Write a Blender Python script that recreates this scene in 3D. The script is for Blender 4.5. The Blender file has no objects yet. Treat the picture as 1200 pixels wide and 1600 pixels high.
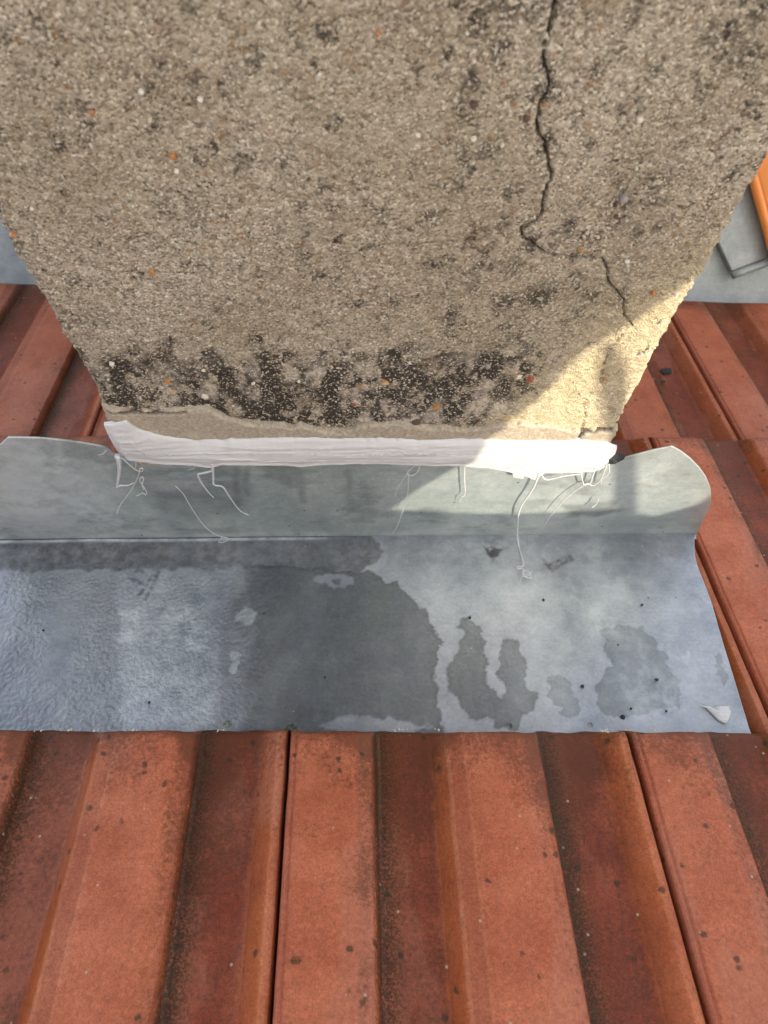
import bpy, math, random
import numpy as np
from mathutils import Matrix, Vector

# ------------------------------------------------------------------ camera, sky, sun
S = 0.47                       # metres from the lens to the roof surface
F = 1156.0                     # focal length in photo pixels (photo 1200 x 1600)
SLOPE = math.radians(18.0)
R = np.array([[0.99942837, -0.00735706, 0.03299711],
              [-0.02111033, -0.89817026, 0.43914067],
              [0.02640624, -0.43958623, -0.89781215]])
CAM = np.array([0.0, -0.2576, 0.5779])          # world origin: the foot of the chimney face on the roof
scn = bpy.context.scene
col = scn.collection
cd = bpy.data.cameras.new('camera')
cam = bpy.data.objects.new('camera', cd)
col.objects.link(cam)
rt, dn, fw = R[:, 0], R[:, 1], R[:, 2]
M = Matrix(((rt[0], -dn[0], -fw[0], CAM[0]), (rt[1], -dn[1], -fw[1], CAM[1]), (rt[2], -dn[2], -fw[2], CAM[2]), (0, 0, 0, 1)))
cam.matrix_world = M
cd.sensor_fit = 'VERTICAL'
cd.sensor_height = 36.0
cd.lens = 36.0 * F / 1600.0
cd.clip_start = 0.01
cd.clip_end = 500.0
cd.dof.use_dof = True
cd.dof.focus_distance = 0.48
cd.dof.aperture_fstop = 13.0
scn.camera = cam

SUN_EL = math.radians(36.0)
SUN_AZ = math.radians(35.0)    # from -Y towards +X
TO_SUN = np.array([math.cos(SUN_EL) * math.sin(SUN_AZ), -math.cos(SUN_EL) * math.cos(SUN_AZ), math.sin(SUN_EL)])
w = bpy.data.worlds.new('World')
scn.world = w
w.use_nodes = True
wn = w.node_tree
bg = wn.nodes['Background']
sky = wn.nodes.new('ShaderNodeTexSky')
sky.sky_type = 'NISHITA'
sky.sun_disc = False
sky.sun_elevation = SUN_EL
sky.sun_rotation = math.pi - SUN_AZ
sky.dust_density = 2.5
sky.air_density = 1.0
sky.ozone_density = 1.0
hs = wn.nodes.new('ShaderNodeHueSaturation')
hs.inputs['Saturation'].default_value = 0.36
wn.links.new(sky.outputs[0], hs.inputs['Color'])
wn.links.new(hs.outputs[0], bg.inputs['Color'])
bg.inputs['Strength'].default_value = 0.15
sd = bpy.data.lights.new('sun', 'SUN')
sd.energy = 2.5
sd.angle = math.radians(0.4)
sd.color = (1.0, 0.89, 0.68)
sun = bpy.data.objects.new('sun', sd)
col.objects.link(sun)
sun.rotation_euler = Vector(TO_SUN).to_track_quat('Z', 'Y').to_euler()
scn.view_settings.view_transform = 'Standard'
scn.view_settings.look = 'None'
scn.view_settings.exposure = 1.5
scn.view_settings.gamma = 1.0
scn.render.resolution_x = 768
scn.render.resolution_y = 1024
scn.render.engine = 'CYCLES'

# ------------------------------------------------------------------ measuring helpers
SD = np.array([0, math.cos(SLOPE), -math.sin(SLOPE)])      # down the slope
SN = np.array([0, math.sin(SLOPE), math.cos(SLOPE)])       # out of the slope


def ray(px, py):
    v = np.array([px - 600.0, py - 800.0, F])
    return R @ (v / np.linalg.norm(v))


def on_wall(px, py, y=0.0):
    "photo point measured on the upright plane at depth y -> world"
    a = ray(px, py)
    return CAM + a * ((y - CAM[1]) / a[1])


def on_roof(px, py, h=0.0):
    "photo point measured on the roof slope raised by h -> (x, u, h)"
    a = ray(px, py)
    t = (h - CAM @ SN) / (a @ SN)
    p = CAM + a * t
    return np.array([p[0], p @ SD, h])


def rw(x, u, h):
    return np.array([x, 0, 0]) + SD * u + SN * h


# ------------------------------------------------------------------ noise in numpy
def _hash(ix, iy, seed):
    n = (ix.astype(np.int64) * 374761393 + iy.astype(np.int64) * 668265263 + seed * 974634777) & 0xFFFFFFFF
    n = ((n ^ (n >> 13)) * 1274126177) & 0xFFFFFFFF
    n = (n ^ (n >> 16)) & 0xFFFFFFFF
    return n / 4294967295.0


def vn(x, y, seed=0):
    x = np.asarray(x, float); y = np.asarray(y, float)
    x, y = np.broadcast_arrays(x, y)
    ix = np.floor(x); iy = np.floor(y)
    fx = x - ix; fy = y - iy
    fx = fx * fx * (3 - 2 * fx); fy = fy * fy * (3 - 2 * fy)
    a = _hash(ix, iy, seed); b = _hash(ix + 1, iy, seed)
    c = _hash(ix, iy + 1, seed); d = _hash(ix + 1, iy + 1, seed)
    return (a + (b - a) * fx) * (1 - fy) + (c + (d - c) * fx) * fy


def fbm(x, y, seed=0, o=4):
    s = 0; a = 0.5; t = 0
    for k in range(o):
        s = s + a * vn(np.asarray(x) * 2 ** k + 17.3 * k, np.asarray(y) * 2 ** k - 9.1 * k, seed + k)
        t += a; a *= 0.55
    return s / t


def sm(a, b, x):
    t = np.clip((x - a) / (b - a), 0, 1)
    return t * t * (3 - 2 * t)


def dist_poly(X, Y, pts):
    "distance from points to a polyline"
    D = np.full(X.shape, 1e9)
    for (ax, ay), (bx, by) in zip(pts[:-1], pts[1:]):
        dx, dy = bx - ax, by - ay
        L = dx * dx + dy * dy + 1e-12
        t = np.clip(((X - ax) * dx + (Y - ay) * dy) / L, 0, 1)
        D = np.minimum(D, np.hypot(X - ax - t * dx, Y - ay - t * dy))
    return D


def inside(X, Y, pts):
    r = np.zeros(X.shape, bool)
    n = len(pts)
    for i in range(n):
        x1, y1 = pts[i]; x2, y2 = pts[(i + 1) % n]
        if y1 == y2:
            continue
        c = ((y1 > Y) != (y2 > Y)) & (X < (x2 - x1) * (Y - y1) / (y2 - y1) + x1)
        r ^= c
    return r


def blob(X, Y, pts, soft):
    d = dist_poly(X, Y, list(pts) + [pts[0]])
    s = np.where(inside(X, Y, pts), -d, d)
    return 1 - sm(-soft, soft, s), s


# ------------------------------------------------------------------ object helpers
def tag(o, label=None, cat=None, group=None, kind=None):
    if label: o['label'] = label
    if cat: o['category'] = cat
    if group: o['group'] = group
    if kind: o['kind'] = kind
    return o


def empty(name, loc=(0, 0, 0)):
    o = bpy.data.objects.new(name, None)
    col.objects.link(o)
    o.location = loc
    o.empty_display_size = 0.05
    return o


def link(name, me, mat, parent=None, smooth=True):
    o = bpy.data.objects.new(name, me)
    col.objects.link(o)
    if mat and not me.materials: me.materials.append(mat)
    if smooth: me.polygons.foreach_set('use_smooth', [True] * len(me.polygons))
    if parent is not None:
        o.parent = parent
        o.matrix_parent_inverse = parent_inverse(parent)
    return o


def parent_inverse(p):
    m = Matrix.Translation(p.location) @ p.rotation_euler.to_matrix().to_4x4()
    if p.parent: m = parent_inverse(p.parent).inverted() @ m
    return m.inverted()


def mesh_np(name, V, Q, attrs=None):
    me = bpy.data.meshes.new(name)
    V = np.ascontiguousarray(V, dtype=np.float32).reshape(-1, 3)
    Q = np.ascontiguousarray(Q, dtype=np.int32).reshape(-1, 4)
    me.vertices.add(len(V)); me.vertices.foreach_set('co', V.ravel())
    me.loops.add(Q.size); me.loops.foreach_set('vertex_index', Q.ravel())
    me.polygons.add(len(Q))
    me.polygons.foreach_set('loop_start', np.arange(0, Q.size, 4, dtype=np.int32))
    me.polygons.foreach_set('loop_total', np.full(len(Q), 4, dtype=np.int32))
    me.update(calc_edges=True)
    for k, a in (attrs or {}).items():
        at = me.attributes.new(k, 'FLOAT', 'POINT')
        at.data.foreach_set('value', np.ascontiguousarray(a, dtype=np.float32).ravel())
    return me


def grid_quads(nr, nc, off=0, flip=False):
    i = np.arange(nr - 1)[:, None] * nc + np.arange(nc - 1)[None, :] + off
    q = np.stack([i, i + 1, i + nc + 1, i + nc], -1).reshape(-1, 4)
    return q[:, ::-1] if flip else q


def mesh_py(name, v, f):
    me = bpy.data.meshes.new(name)
    me.from_pydata([tuple(map(float, p)) for p in v], [], f)
    me.update()
    return me


def box_py(x0, x1, y0, y1, z0, z1):
    v = [(x, y, z) for z in (z0, z1) for y in (y0, y1) for x in (x0, x1)]
    f = [(0, 2, 3, 1), (4, 5, 7, 6), (0, 1, 5, 4), (2, 6, 7, 3), (0, 4, 6, 2), (1, 3, 7, 5)]
    return v, f


def tube(name, pts, rad, mat, parent=None, n=6):
    "thin tapering strand through pts; rad = radius per point"
    P = [Vector(p) for p in pts]
    # Catmull-Rom resample
    Q = []; RR = []
    for i in range(len(P) - 1):
        p0 = P[max(i - 1, 0)]; p1 = P[i]; p2 = P[i + 1]; p3 = P[min(i + 2, len(P) - 1)]
        for k in range(5):
            t = k / 5
            Q.append(0.5 * ((2 * p1) + (p2 - p0) * t + (2 * p0 - 5 * p1 + 4 * p2 - p3) * t * t + (3 * p1 - p0 - 3 * p2 + p3) * t ** 3))
            RR.append(rad[i] * (1 - t) + rad[i + 1] * t)
    Q.append(P[-1]); RR.append(rad[-1] * 0.4)
    v = []; f = []
    up = Vector((0.3, -0.8, 0.5)).normalized()
    for i, q in enumerate(Q):
        d = (Q[min(i + 1, len(Q) - 1)] - Q[max(i - 1, 0)])
        if d.length < 1e-9: d = Vector((0, 0, 1))
        d.normalize()
        a = d.cross(up)
        if a.length < 1e-3: a = d.cross(Vector((1, 0, 0)))
        a.normalize(); b = d.cross(a)
        for k in range(n):
            an = 2 * math.pi * k / n
            v.append(q + (a * math.cos(an) + b * math.sin(an)) * RR[i])
        if i:
            o = (i - 1) * n
            for k in range(n):
                f.append((o + k, o + (k + 1) % n, o + n + (k + 1) % n, o + n + k))
    f.append(tuple(range(n - 1, -1, -1)))
    f.append(tuple(len(v) - n + k for k in range(n)))
    return link(name, mesh_py(name, v, f), mat, parent)


# ------------------------------------------------------------------ material helpers
class Mat:
    def __init__(s, name):
        s.m = bpy.data.materials.new(name)
        s.m.use_nodes = True
        s.t = s.m.node_tree
        s.b = s.t.nodes['Principled BSDF']

    def n(s, typ, **kw):
        x = s.t.nodes.new('ShaderNode' + typ)
        for k, v in kw.items(): setattr(x, k, v)
        return x

    def l(s, a, b):
        s.t.links.new(a, b)

    def set(s, sock, v):
        if hasattr(v, 'is_output') or isinstance(v, bpy.types.NodeSocket): s.l(v, sock)
        else: sock.default_value = v

    def coord(s, kind='Object'):
        return s.n('TexCoord').outputs[kind]

    def mapping(s, c, scale=(1, 1, 1), loc=(0, 0, 0)):
        m = s.n('Mapping'); s.l(c, m.inputs[0])
        m.inputs['Scale'].default_value = scale
        s.set(m.inputs['Location'], loc)
        return m.outputs[0]

    def noise(s, c, scale, detail=4, rough=0.6, out='Fac', dist=0.0):
        x = s.n('TexNoise'); s.l(c, x.inputs['Vector'])
        x.inputs['Scale'].default_value = scale; x.inputs['Detail'].default_value = detail
        x.inputs['Roughness'].default_value = rough; x.inputs['Distortion'].default_value = dist
        return x.outputs[out]

    def voro(s, c, scale, out='Color', feature='F1', rnd=1.0):
        x = s.n('TexVoronoi', feature=feature); s.l(c, x.inputs['Vector'])
        x.inputs['Scale'].default_value = scale; x.inputs['Randomness'].default_value = rnd
        return x.outputs[out]

    def attr(s, name):
        return s.n('Attribute', attribute_name=name).outputs['Fac']

    def ramp(s, v, stops, interp='LINEAR'):
        r = s.n('ValToRGB'); s.l(v, r.inputs[0]); cr = r.color_ramp; cr.interpolation = interp
        while len(cr.elements) < len(stops): cr.elements.new(0.5)
        for e, (p, c) in zip(cr.elements, stops):
            e.position = p
            e.color = (c, c, c, 1) if not isinstance(c, (tuple, list)) else (*c, 1)
        return r.outputs[0]

    def sep(s, c, i=0):
        x = s.n('SeparateColor'); s.l(c, x.inputs[0]); return x.outputs[i]

    def math(s, op, a, b=0.0, clamp=False):
        x = s.n('Math', operation=op, use_clamp=clamp)
        s.set(x.inputs[0], a); s.set(x.inputs[1], b)
        return x.outputs[0]

    def mix(s, f, a, b, mode='MIX'):
        x = s.n('Mix', data_type='RGBA', blend_type=mode)
        s.set(x.inputs[0], f)
        for sock, v in ((x.inputs[6], a), (x.inputs[7], b)):
            if isinstance(v, (tuple, list)): sock.default_value = (*v, 1)
            elif isinstance(v, float): sock.default_value = (v, v, v, 1)
            else: s.l(v, sock)
        return x.outputs[2]

    def bump(s, h, strength, dist, prev=None):
        x = s.n('Bump'); s.l(h, x.inputs['Height'])
        s.set(x.inputs['Strength'], strength); x.inputs['Distance'].default_value = dist
        if prev is not None: s.l(prev, x.inputs['Normal'])
        return x.outputs[0]

    def out(s, color=None, rough=None, normal=None, metal=None, spec=None):
        for k, v in (('Base Color', color), ('Roughness', rough), ('Normal', normal), ('Metallic', metal), ('Specular IOR Level', spec)):
            if v is None: continue
            if isinstance(v, (tuple, list)): s.b.inputs[k].default_value = (*v, 1)
            elif isinstance(v, (int, float)): s.b.inputs[k].default_value = v
            else: s.l(v, s.b.inputs[k])
        return s.m


def m_render():
    m = Mat('grey_cement_render')
    c = m.coord()
    v = m.voro(c, 1000)
    g = m.sep(v)
    base = m.ramp(g, [(0, (.16, .137, .108)), (.22, (.335, .290, .228)), (.6, (.45, .395, .315)), (.85, (.55, .49, .40)), (1, (.74, .68, .58))])
    v2 = m.sep(m.voro(c, 520), 1)
    base = m.mix(m.ramp(v2, [(.9, 0.), (.94, .75)]), base, (.50, .44, .36))
    v3 = m.sep(m.voro(c, 420), 2)
    base = m.mix(m.ramp(v3, [(.965, 0.), (.98, .5)]), base, (.30, .17, .07))
    big = m.noise(c, 14, 5, .6)
    base = m.mix(m.ramp(big, [(.3, .75), (.62, 0.)]), base, m.mix(.8, base, (.62, .56, .50), 'MULTIPLY'))
    warm = m.noise(c, 9, 2, .5)
    base = m.mix(m.ramp(warm, [(.4, 0.), (.7, .30)]), base, (.33, .285, .19))
    cl = m.math('MULTIPLY', m.attr('sun_tint'), m.ramp(m.noise(c, 380, 4, .7), [(.3, .35), (.65, 1.)]))
    base = m.mix(m.math('MULTIPLY', cl, .62), base, (.66, .56, .34))  # sunlit cream mixed into the render colour
    # black biofilm
    d = m.attr('dirt')
    fine = m.noise(c, 700, 4, .75)
    dm = m.math('MULTIPLY', m.math('SUBTRACT', m.math('ADD', d, m.math('MULTIPLY', fine, 1.5)), 1.10), 2.2, True)
    dm = m.math('MULTIPLY', dm, m.ramp(g, [(.78, 1.0), (.9, .15)]))
    base = m.mix(m.math('MULTIPLY', dm, .90), base, (.022, .020, .019))
    # pale lime bloom
    e = m.math('MULTIPLY', m.attr('bloom'), m.ramp(m.noise(c, 260, 4, .7), [(.35, .1), (.6, 1.)]))
    base = m.mix(e, base, (.66, .59, .50))
    base = m.mix(m.attr('crack'), base, (.012, .010, .009))
    hgt = m.math('ADD', m.math('MULTIPLY', m.voro(c, 1000, 'Distance'), -1.0), m.math('MULTIPLY', m.noise(c, 1500, 3, .6), .8))
    n = m.bump(hgt, .9, .0008)
    return m.out(base, .92, n, 0, .25)


def m_skirt():
    m = Mat('smooth_grey_mortar')
    c = m.coord()
    g = m.noise(c, 420, 4, .7)
    base = m.ramp(g, [(.3, (.27, .225, .175)), (.55, (.42, .365, .29)), (.75, (.55, .49, .41))])
    base = m.mix(m.ramp(m.noise(c, 45, 4, .6), [(.55, 0.), (.72, .7)]), base, (.50, .46, .39))
    base = m.mix(m.math('MULTIPLY', m.attr('crack'), .9), base, (.03, .025, .02))
    sp = m.voro(c, 500, 'Distance')
    base = m.mix(m.ramp(sp, [(.06, .7), (.14, 0.)]), base, (.09, .07, .05))
    n = m.bump(m.math('ADD', g, m.noise(c, 120, 3, .6)), .6, .0012)
    return m.out(base, .9, n, 0, .25)


def m_tile():
    m = Mat('weathered_red_clay')
    co = m.coord()
    oi = m.n('ObjectInfo')
    va = m.n('VectorMath', operation='ADD')
    sc = m.n('VectorMath', operation='SCALE'); m.l(oi.outputs['Location'], sc.inputs[0]); sc.inputs[3].default_value = 37.0
    m.l(co, va.inputs[0]); m.l(sc.outputs[0], va.inputs[1])
    c = va.outputs[0]
    a = m.attr('across'); e = m.attr('endd'); hh = m.attr('high'); steep = m.attr('steep')
    wob = m.math('MULTIPLY', m.math('SUBTRACT', m.noise(c, 60, 4, .6), .5), .007)
    ax = m.math('ADD', a, wob)
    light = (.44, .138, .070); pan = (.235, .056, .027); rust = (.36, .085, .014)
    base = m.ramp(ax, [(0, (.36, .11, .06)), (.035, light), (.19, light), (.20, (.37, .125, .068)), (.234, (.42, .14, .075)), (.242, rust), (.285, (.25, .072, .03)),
                       (.31, pan), (.395, pan), (.412, (.30, .08, .026)), (.445, (.36, .095, .028)), (.452, (.50, .19, .095)), (.460, (.36, .115, .058))])  # thin bright stops paint a highlight along the rib edges
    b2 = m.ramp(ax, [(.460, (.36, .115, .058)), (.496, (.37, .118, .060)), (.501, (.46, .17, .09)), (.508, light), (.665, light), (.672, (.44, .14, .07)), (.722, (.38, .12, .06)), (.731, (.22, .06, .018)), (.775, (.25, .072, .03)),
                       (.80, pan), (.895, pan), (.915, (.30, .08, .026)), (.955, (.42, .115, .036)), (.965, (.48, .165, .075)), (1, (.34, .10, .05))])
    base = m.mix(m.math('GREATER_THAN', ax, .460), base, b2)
    # blotchy firing colour
    n1 = m.noise(c, 26, 5, .62)
    base = m.mix(m.ramp(n1, [(.35, .75), (.62, 0.)]), base, m.mix(1.0, base, (.72, .58, .52), 'MULTIPLY'))
    n2 = m.noise(m.mapping(c, (1, .25, 1)), 42, 4, .6)
    base = m.mix(m.ramp(n2, [(.52, 0.), (.75, .45)]), base, (.46, .135, .065))
    grain = m.noise(c, 900, 3, .7)
    base = m.mix(.9, base, m.ramp(grain, [(.3, .70), (.7, 1.28)]), 'MULTIPLY')
    base = m.mix(1.0, base, m.ramp(oi.outputs['Random'], [(0, (.88, .86, .86)), (1, (1.10, 1.08, 1.08))]), 'MULTIPLY')
    # water-washed paler patches
    ww = m.noise(m.mapping(c, (1, .35, 1)), 19, 3, .5)
    base = m.mix(m.ramp(ww, [(.55, 0.), (.585, .30)]), base, (.42, .17, .11))
    # mottled mould in the pans and on the falling shoulders
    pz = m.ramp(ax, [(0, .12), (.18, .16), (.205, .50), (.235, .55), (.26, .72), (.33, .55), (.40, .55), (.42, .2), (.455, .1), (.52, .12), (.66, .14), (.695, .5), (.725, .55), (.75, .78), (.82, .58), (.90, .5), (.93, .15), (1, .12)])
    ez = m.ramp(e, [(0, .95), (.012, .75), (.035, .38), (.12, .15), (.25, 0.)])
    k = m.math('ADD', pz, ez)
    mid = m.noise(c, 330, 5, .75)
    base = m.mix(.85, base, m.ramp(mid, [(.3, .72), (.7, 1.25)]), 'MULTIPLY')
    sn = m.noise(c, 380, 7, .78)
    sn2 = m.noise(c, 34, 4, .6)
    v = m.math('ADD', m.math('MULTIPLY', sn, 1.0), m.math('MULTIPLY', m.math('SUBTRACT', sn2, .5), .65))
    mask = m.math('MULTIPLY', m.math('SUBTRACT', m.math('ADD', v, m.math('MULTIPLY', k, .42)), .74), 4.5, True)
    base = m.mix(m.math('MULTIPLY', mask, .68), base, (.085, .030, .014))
    # black specks in the sharp hollows and over the pans
    stz = m.ramp(ax, [(.225, 0.), (.245, 1.), (.275, .8), (.32, .35), (.40, .30), (.42, 0.), (.715, 0.), (.735, 1.), (.765, .8), (.81, .35), (.90, .35), (.915, 0.)])
    fs = m.noise(c, 620, 5, .8)
    fm = m.math('MULTIPLY', m.math('SUBTRACT', m.math('ADD', fs, m.math('MULTIPLY', stz, .20)), .59), 9.0, True)
    base = m.mix(m.math('MULTIPLY', m.math('MULTIPLY', fm, stz), .95), base, (.035, .018, .010))
    # dark lichen freckles
    cdist = m.n('VectorMath', operation='ADD'); m.l(c, cdist.inputs[0])
    cs = m.n('VectorMath', operation='SCALE'); m.l(m.noise(c, 260, 3, .7, 'Color'), cs.inputs[0]); cs.inputs[3].default_value = .004; m.l(cs.outputs[0], cdist.inputs[1])
    cw = cdist.outputs[0]
    vd = m.voro(cw, 140, 'Distance')
    vc = m.sep(m.voro(cw, 140))
    fre = m.math('MULTIPLY', m.ramp(vd, [(.18, 1.), (.34, 0.)]), m.math('GREATER_THAN', m.math('ADD', vc, m.math('MULTIPLY', k, .12)), .968))
    base = m.mix(m.math('MULTIPLY', fre, .75), base, (.035, .028, .016))
    # pale lichen dots
    vd = m.voro(c, 210, 'Distance'); vc = m.sep(m.voro(c, 210), 1)
    fre2 = m.math('MULTIPLY', m.ramp(vd, [(.12, 1.), (.22, 0.)]), m.math('GREATER_THAN', m.math('ADD', vc, m.math('MULTIPLY', pz, .03)), .982))
    base = m.mix(m.math('MULTIPLY', fre2, .8), base, (.42, .36, .26))
    # moss green in the sharp inner corners
    gr = m.math('MULTIPLY', m.ramp(ax, [(.235, 0.), (.255, 1.), (.285, 0.), (.73, 0.), (.745, 1.), (.775, 0.)]), m.ramp(m.noise(c, 150, 5, .7), [(.5, 0.), (.62, .7)]))
    base = m.mix(gr, base, (.055, .042, .012))
    n = m.bump(m.noise(c, 1100, 4, .7), .35, .0006)
    n = m.bump(m.noise(c, 160, 5, .65), .5, .0012, n)
    n = m.bump(fre, .5, .0006, n)
    m.b.inputs['IOR'].default_value = 1.4
    rough = m.ramp(m.noise(c, 30, 4, .6), [(.3, .34), (.7, .56)])
    return m.out(base, rough, n, 0, .38)


def m_zinc(kind):
    m = Mat('weathered_zinc_' + kind)
    c = m.coord()
    n1 = m.noise(c, 22, 5, .6)
    if kind == 'tray':
        base = m.ramp(n1, [(.3, (.30, .325, .37)), (.7, (.43, .455, .50))])
    elif kind == 'upstand':
        base = m.ramp(n1, [(.3, (.35, .41, .41)), (.7, (.49, .54, .53))])
    else:
        base = m.ramp(n1, [(.3, (.25, .265, .255)), (.7, (.34, .35, .335))])
    big = m.noise(m.mapping(c, (1, .6, .6)), 11, 6, .65)
    base = m.mix(1.0, base, m.ramp(big, [(.32, (.70, .73, .76)), (.68, (1.18, 1.16, 1.14))]), 'MULTIPLY')
    brush = m.noise(m.mapping(c, (.12, 1, 1)), 300, 4, .6)
    base = m.mix(.22, base, m.ramp(brush, [(.3, .85), (.7, 1.12)]), 'MULTIPLY')
    mot = m.noise(c, 75, 6, .7)
    base = m.mix(.8, base, m.ramp(mot, [(.3, (.80, .81, .83)), (.7, (1.16, 1.15, 1.13))]), 'MULTIPLY')
    fine = m.noise(c, 420, 4, .7)
    base = m.mix(.8, base, m.ramp(fine, [(.25, .80), (.75, 1.18)]), 'MULTIPLY')
    st = m.noise(m.mapping(c, (1, .12, .12)), 70, 4, .6)
    base = m.mix(m.ramp(st, [(.5, 0.), (.75, .28)]), base, (.42, .43, .42))
    rough = m.ramp(n1, [(.3, .40), (.7, .54)])
    nrm = None
    if kind != 'gutter':
        peb0 = m.attr('pebbly'); wet = m.attr('wet'); brn = m.attr('brown'); wh = m.attr('pale'); sc = m.attr('dark')
        base = m.mix(m.math('MULTIPLY', brn, m.ramp(m.noise(c, 110, 5, .7), [(.3, .45), (.6, 1.)])), base, (.062, .057, .056))
        wn_ = m.ramp(m.noise(c, 340, 5, .8), [(.3, .50), (.7, 1.55)])
        base = m.mix(m.math('MULTIPLY', wet, .92), base, m.mix(1.0, m.mix(m.ramp(m.noise(c, 38, 4, .6), [(.4, 0.), (.6, 1.)]), (.074, .080, .086), (.092, .108, .100)), wn_, 'MULTIPLY'))
        base = m.mix(m.math('MULTIPLY', wh, m.ramp(m.noise(c, 90, 5, .7), [(.38, .15), (.62, 1.)])), base, (.56, .60, .62))
        base = m.mix(sc, base, (.025, .025, .025))
        vd = m.voro(c, 95, 'Distance'); vc = m.sep(m.voro(c, 95), 1)
        fr = m.math('MULTIPLY', m.ramp(vd, [(.06, 1.), (.12, 0.)]), m.math('GREATER_THAN', vc, .97))
        base = m.mix(m.math('MULTIPLY', fr, .8), base, (.02, .02, .022))
        vd = m.voro(c, 140, 'Distance'); vc = m.sep(m.voro(c, 140), 2)
        fr = m.math('MULTIPLY', m.ramp(vd, [(.05, 1.), (.10, 0.)]), m.math('GREATER_THAN', vc, .95))
        base = m.mix(m.math('MULTIPLY', fr, .7), base, (.6, .62, .62))
        rough = m.math('ADD', rough, m.math('MULTIPLY', peb0, -.10))
        peb = m.attr('pebbly')
        nrm = m.bump(m.noise(c, 310, 1, .4, dist=.15), m.math('MULTIPLY', peb, .50), .0028)
        nrm = m.bump(fine, .15, .0004, nrm)
    else:
        nrm = m.bump(fine, .15, .0004)
    return m.out(base, rough, nrm, .42, .5)


def m_sealant():
    m = Mat('white_sealant')
    c = m.coord()
    st = m.noise(m.mapping(c, (1, 6, 6)), 35, 4, .6)
    base = m.ramp(st, [(.3, (.54, .545, .56)), (.7, (.63, .635, .65))])
    n = m.bump(st, .5, .0016)
    n = m.bump(m.noise(m.mapping(c, (1, 3, 3)), 160, 3, .6), .25, .0006, n)
    m.b.inputs['Subsurface Weight'].default_value = .08
    m.b.inputs['Subsurface Radius'].default_value = (.004, .003, .003)
    return m.out(base, .33, n, 0, .5)


def m_plain(name, colr, rough=.8, var=.25, scale=60, bs=.4, bd=.002, metal=0):
    m = Mat(name)
    c = m.coord()
    n = m.noise(c, scale, 5, .65)
    lo = tuple(x * (1 - var) for x in colr); hi = tuple(min(1, x * (1 + var)) for x in colr)
    return m.out(m.ramp(n, [(.3, lo), (.7, hi)]), rough, m.bump(n, bs, bd), metal)


MR = m_render(); MSK = m_skirt(); MT = m_tile()
MZT = m_zinc('tray'); MZU = m_zinc('upstand'); MZG = m_zinc('gutter')
MS = m_sealant()
M_moss = m_plain('dark_green_moss', (.10, .12, .03), .95, .6, 400, .8, .002)
M_soil = m_plain('dark_bitumen_felt', (.02, .018, .016), .9)
M_ground = m_plain('gravel_ground', (.20, .18, .15), .95, .3, 3)
M_wall = m_plain('cream_house_render', (.45, .40, .32), .9, .1, 20)
M_orange = m_plain('new_orange_clay', (.80, .26, .05), .45, .12, 14, .15, .001)
M_sheet = Mat('white_shade_sheet')  # for the added shade screen; translucency gives soft fill on the chimney
M_sheet.out((.75, .75, .73), .6)
_tr = M_sheet.n('BsdfTranslucent'); _tr.inputs[0].default_value = (.8, .78, .72, 1)
_mx = M_sheet.n('MixShader'); _mx.inputs[0].default_value = .45
M_sheet.l(M_sheet.b.outputs[0], _mx.inputs[1]); M_sheet.l(_tr.outputs[0], _mx.inputs[2])
M_sheet.l(_mx.outputs[0], M_sheet.t.nodes['Material Output'].inputs[0])
M_sheet = M_sheet.m
M_pole = m_plain('shade_screen_pole', (.5, .5, .5), .4, .1, 40, .1, .001, .8)

# ------------------------------------------------------------------ setting: ground, house, roof deck
v, f = box_py(-60, 60, -60, 60, -6.4, -6.0)
tag(link('ground', mesh_py('ground', v, f), M_ground, smooth=False), kind='structure')
EAVE = on_roof(600, 462, -.026)[1]
ROW1END = on_roof(1100, 679, -.003)[1]
ROW0END = on_roof(600, 1137, .020)[1]
WT = on_roof(985, 1150, .020)[0] - on_roof(450, 1150, .020)[0]      # tile cover width
KEND = (on_roof(600, 1137, .006)[1] - on_roof(600, 1137, .020)[1]) / .014
print('eave', KEND, EAVE, 'row1', ROW1END, 'row0', ROW0END, 'W', WT)
uu = [-1.35, EAVE - .03]
v = []
for u in uu:
    for h in (-.075, -.12):
        for x in (-1.6, 1.7):
            v.append(rw(x, u, h + .02 - .06 * (u + .2)))
f = [(0, 1, 5, 4), (2, 6, 7, 3), (0, 4, 6, 2), (1, 3, 7, 5), (0, 2, 3, 1), (4, 5, 7, 6)]
roof = tag(link('roof', mesh_py('roof', v, f), M_soil, smooth=False), kind='structure')
ye = rw(0, EAVE, -.12)
v, f = box_py(-1.6, 1.7, -1.2, ye[1] + .0, -6.0, ye[2] - .12)
tag(link('house_wall', mesh_py('house_wall', v, f), M_wall, smooth=False), kind='structure')

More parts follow.
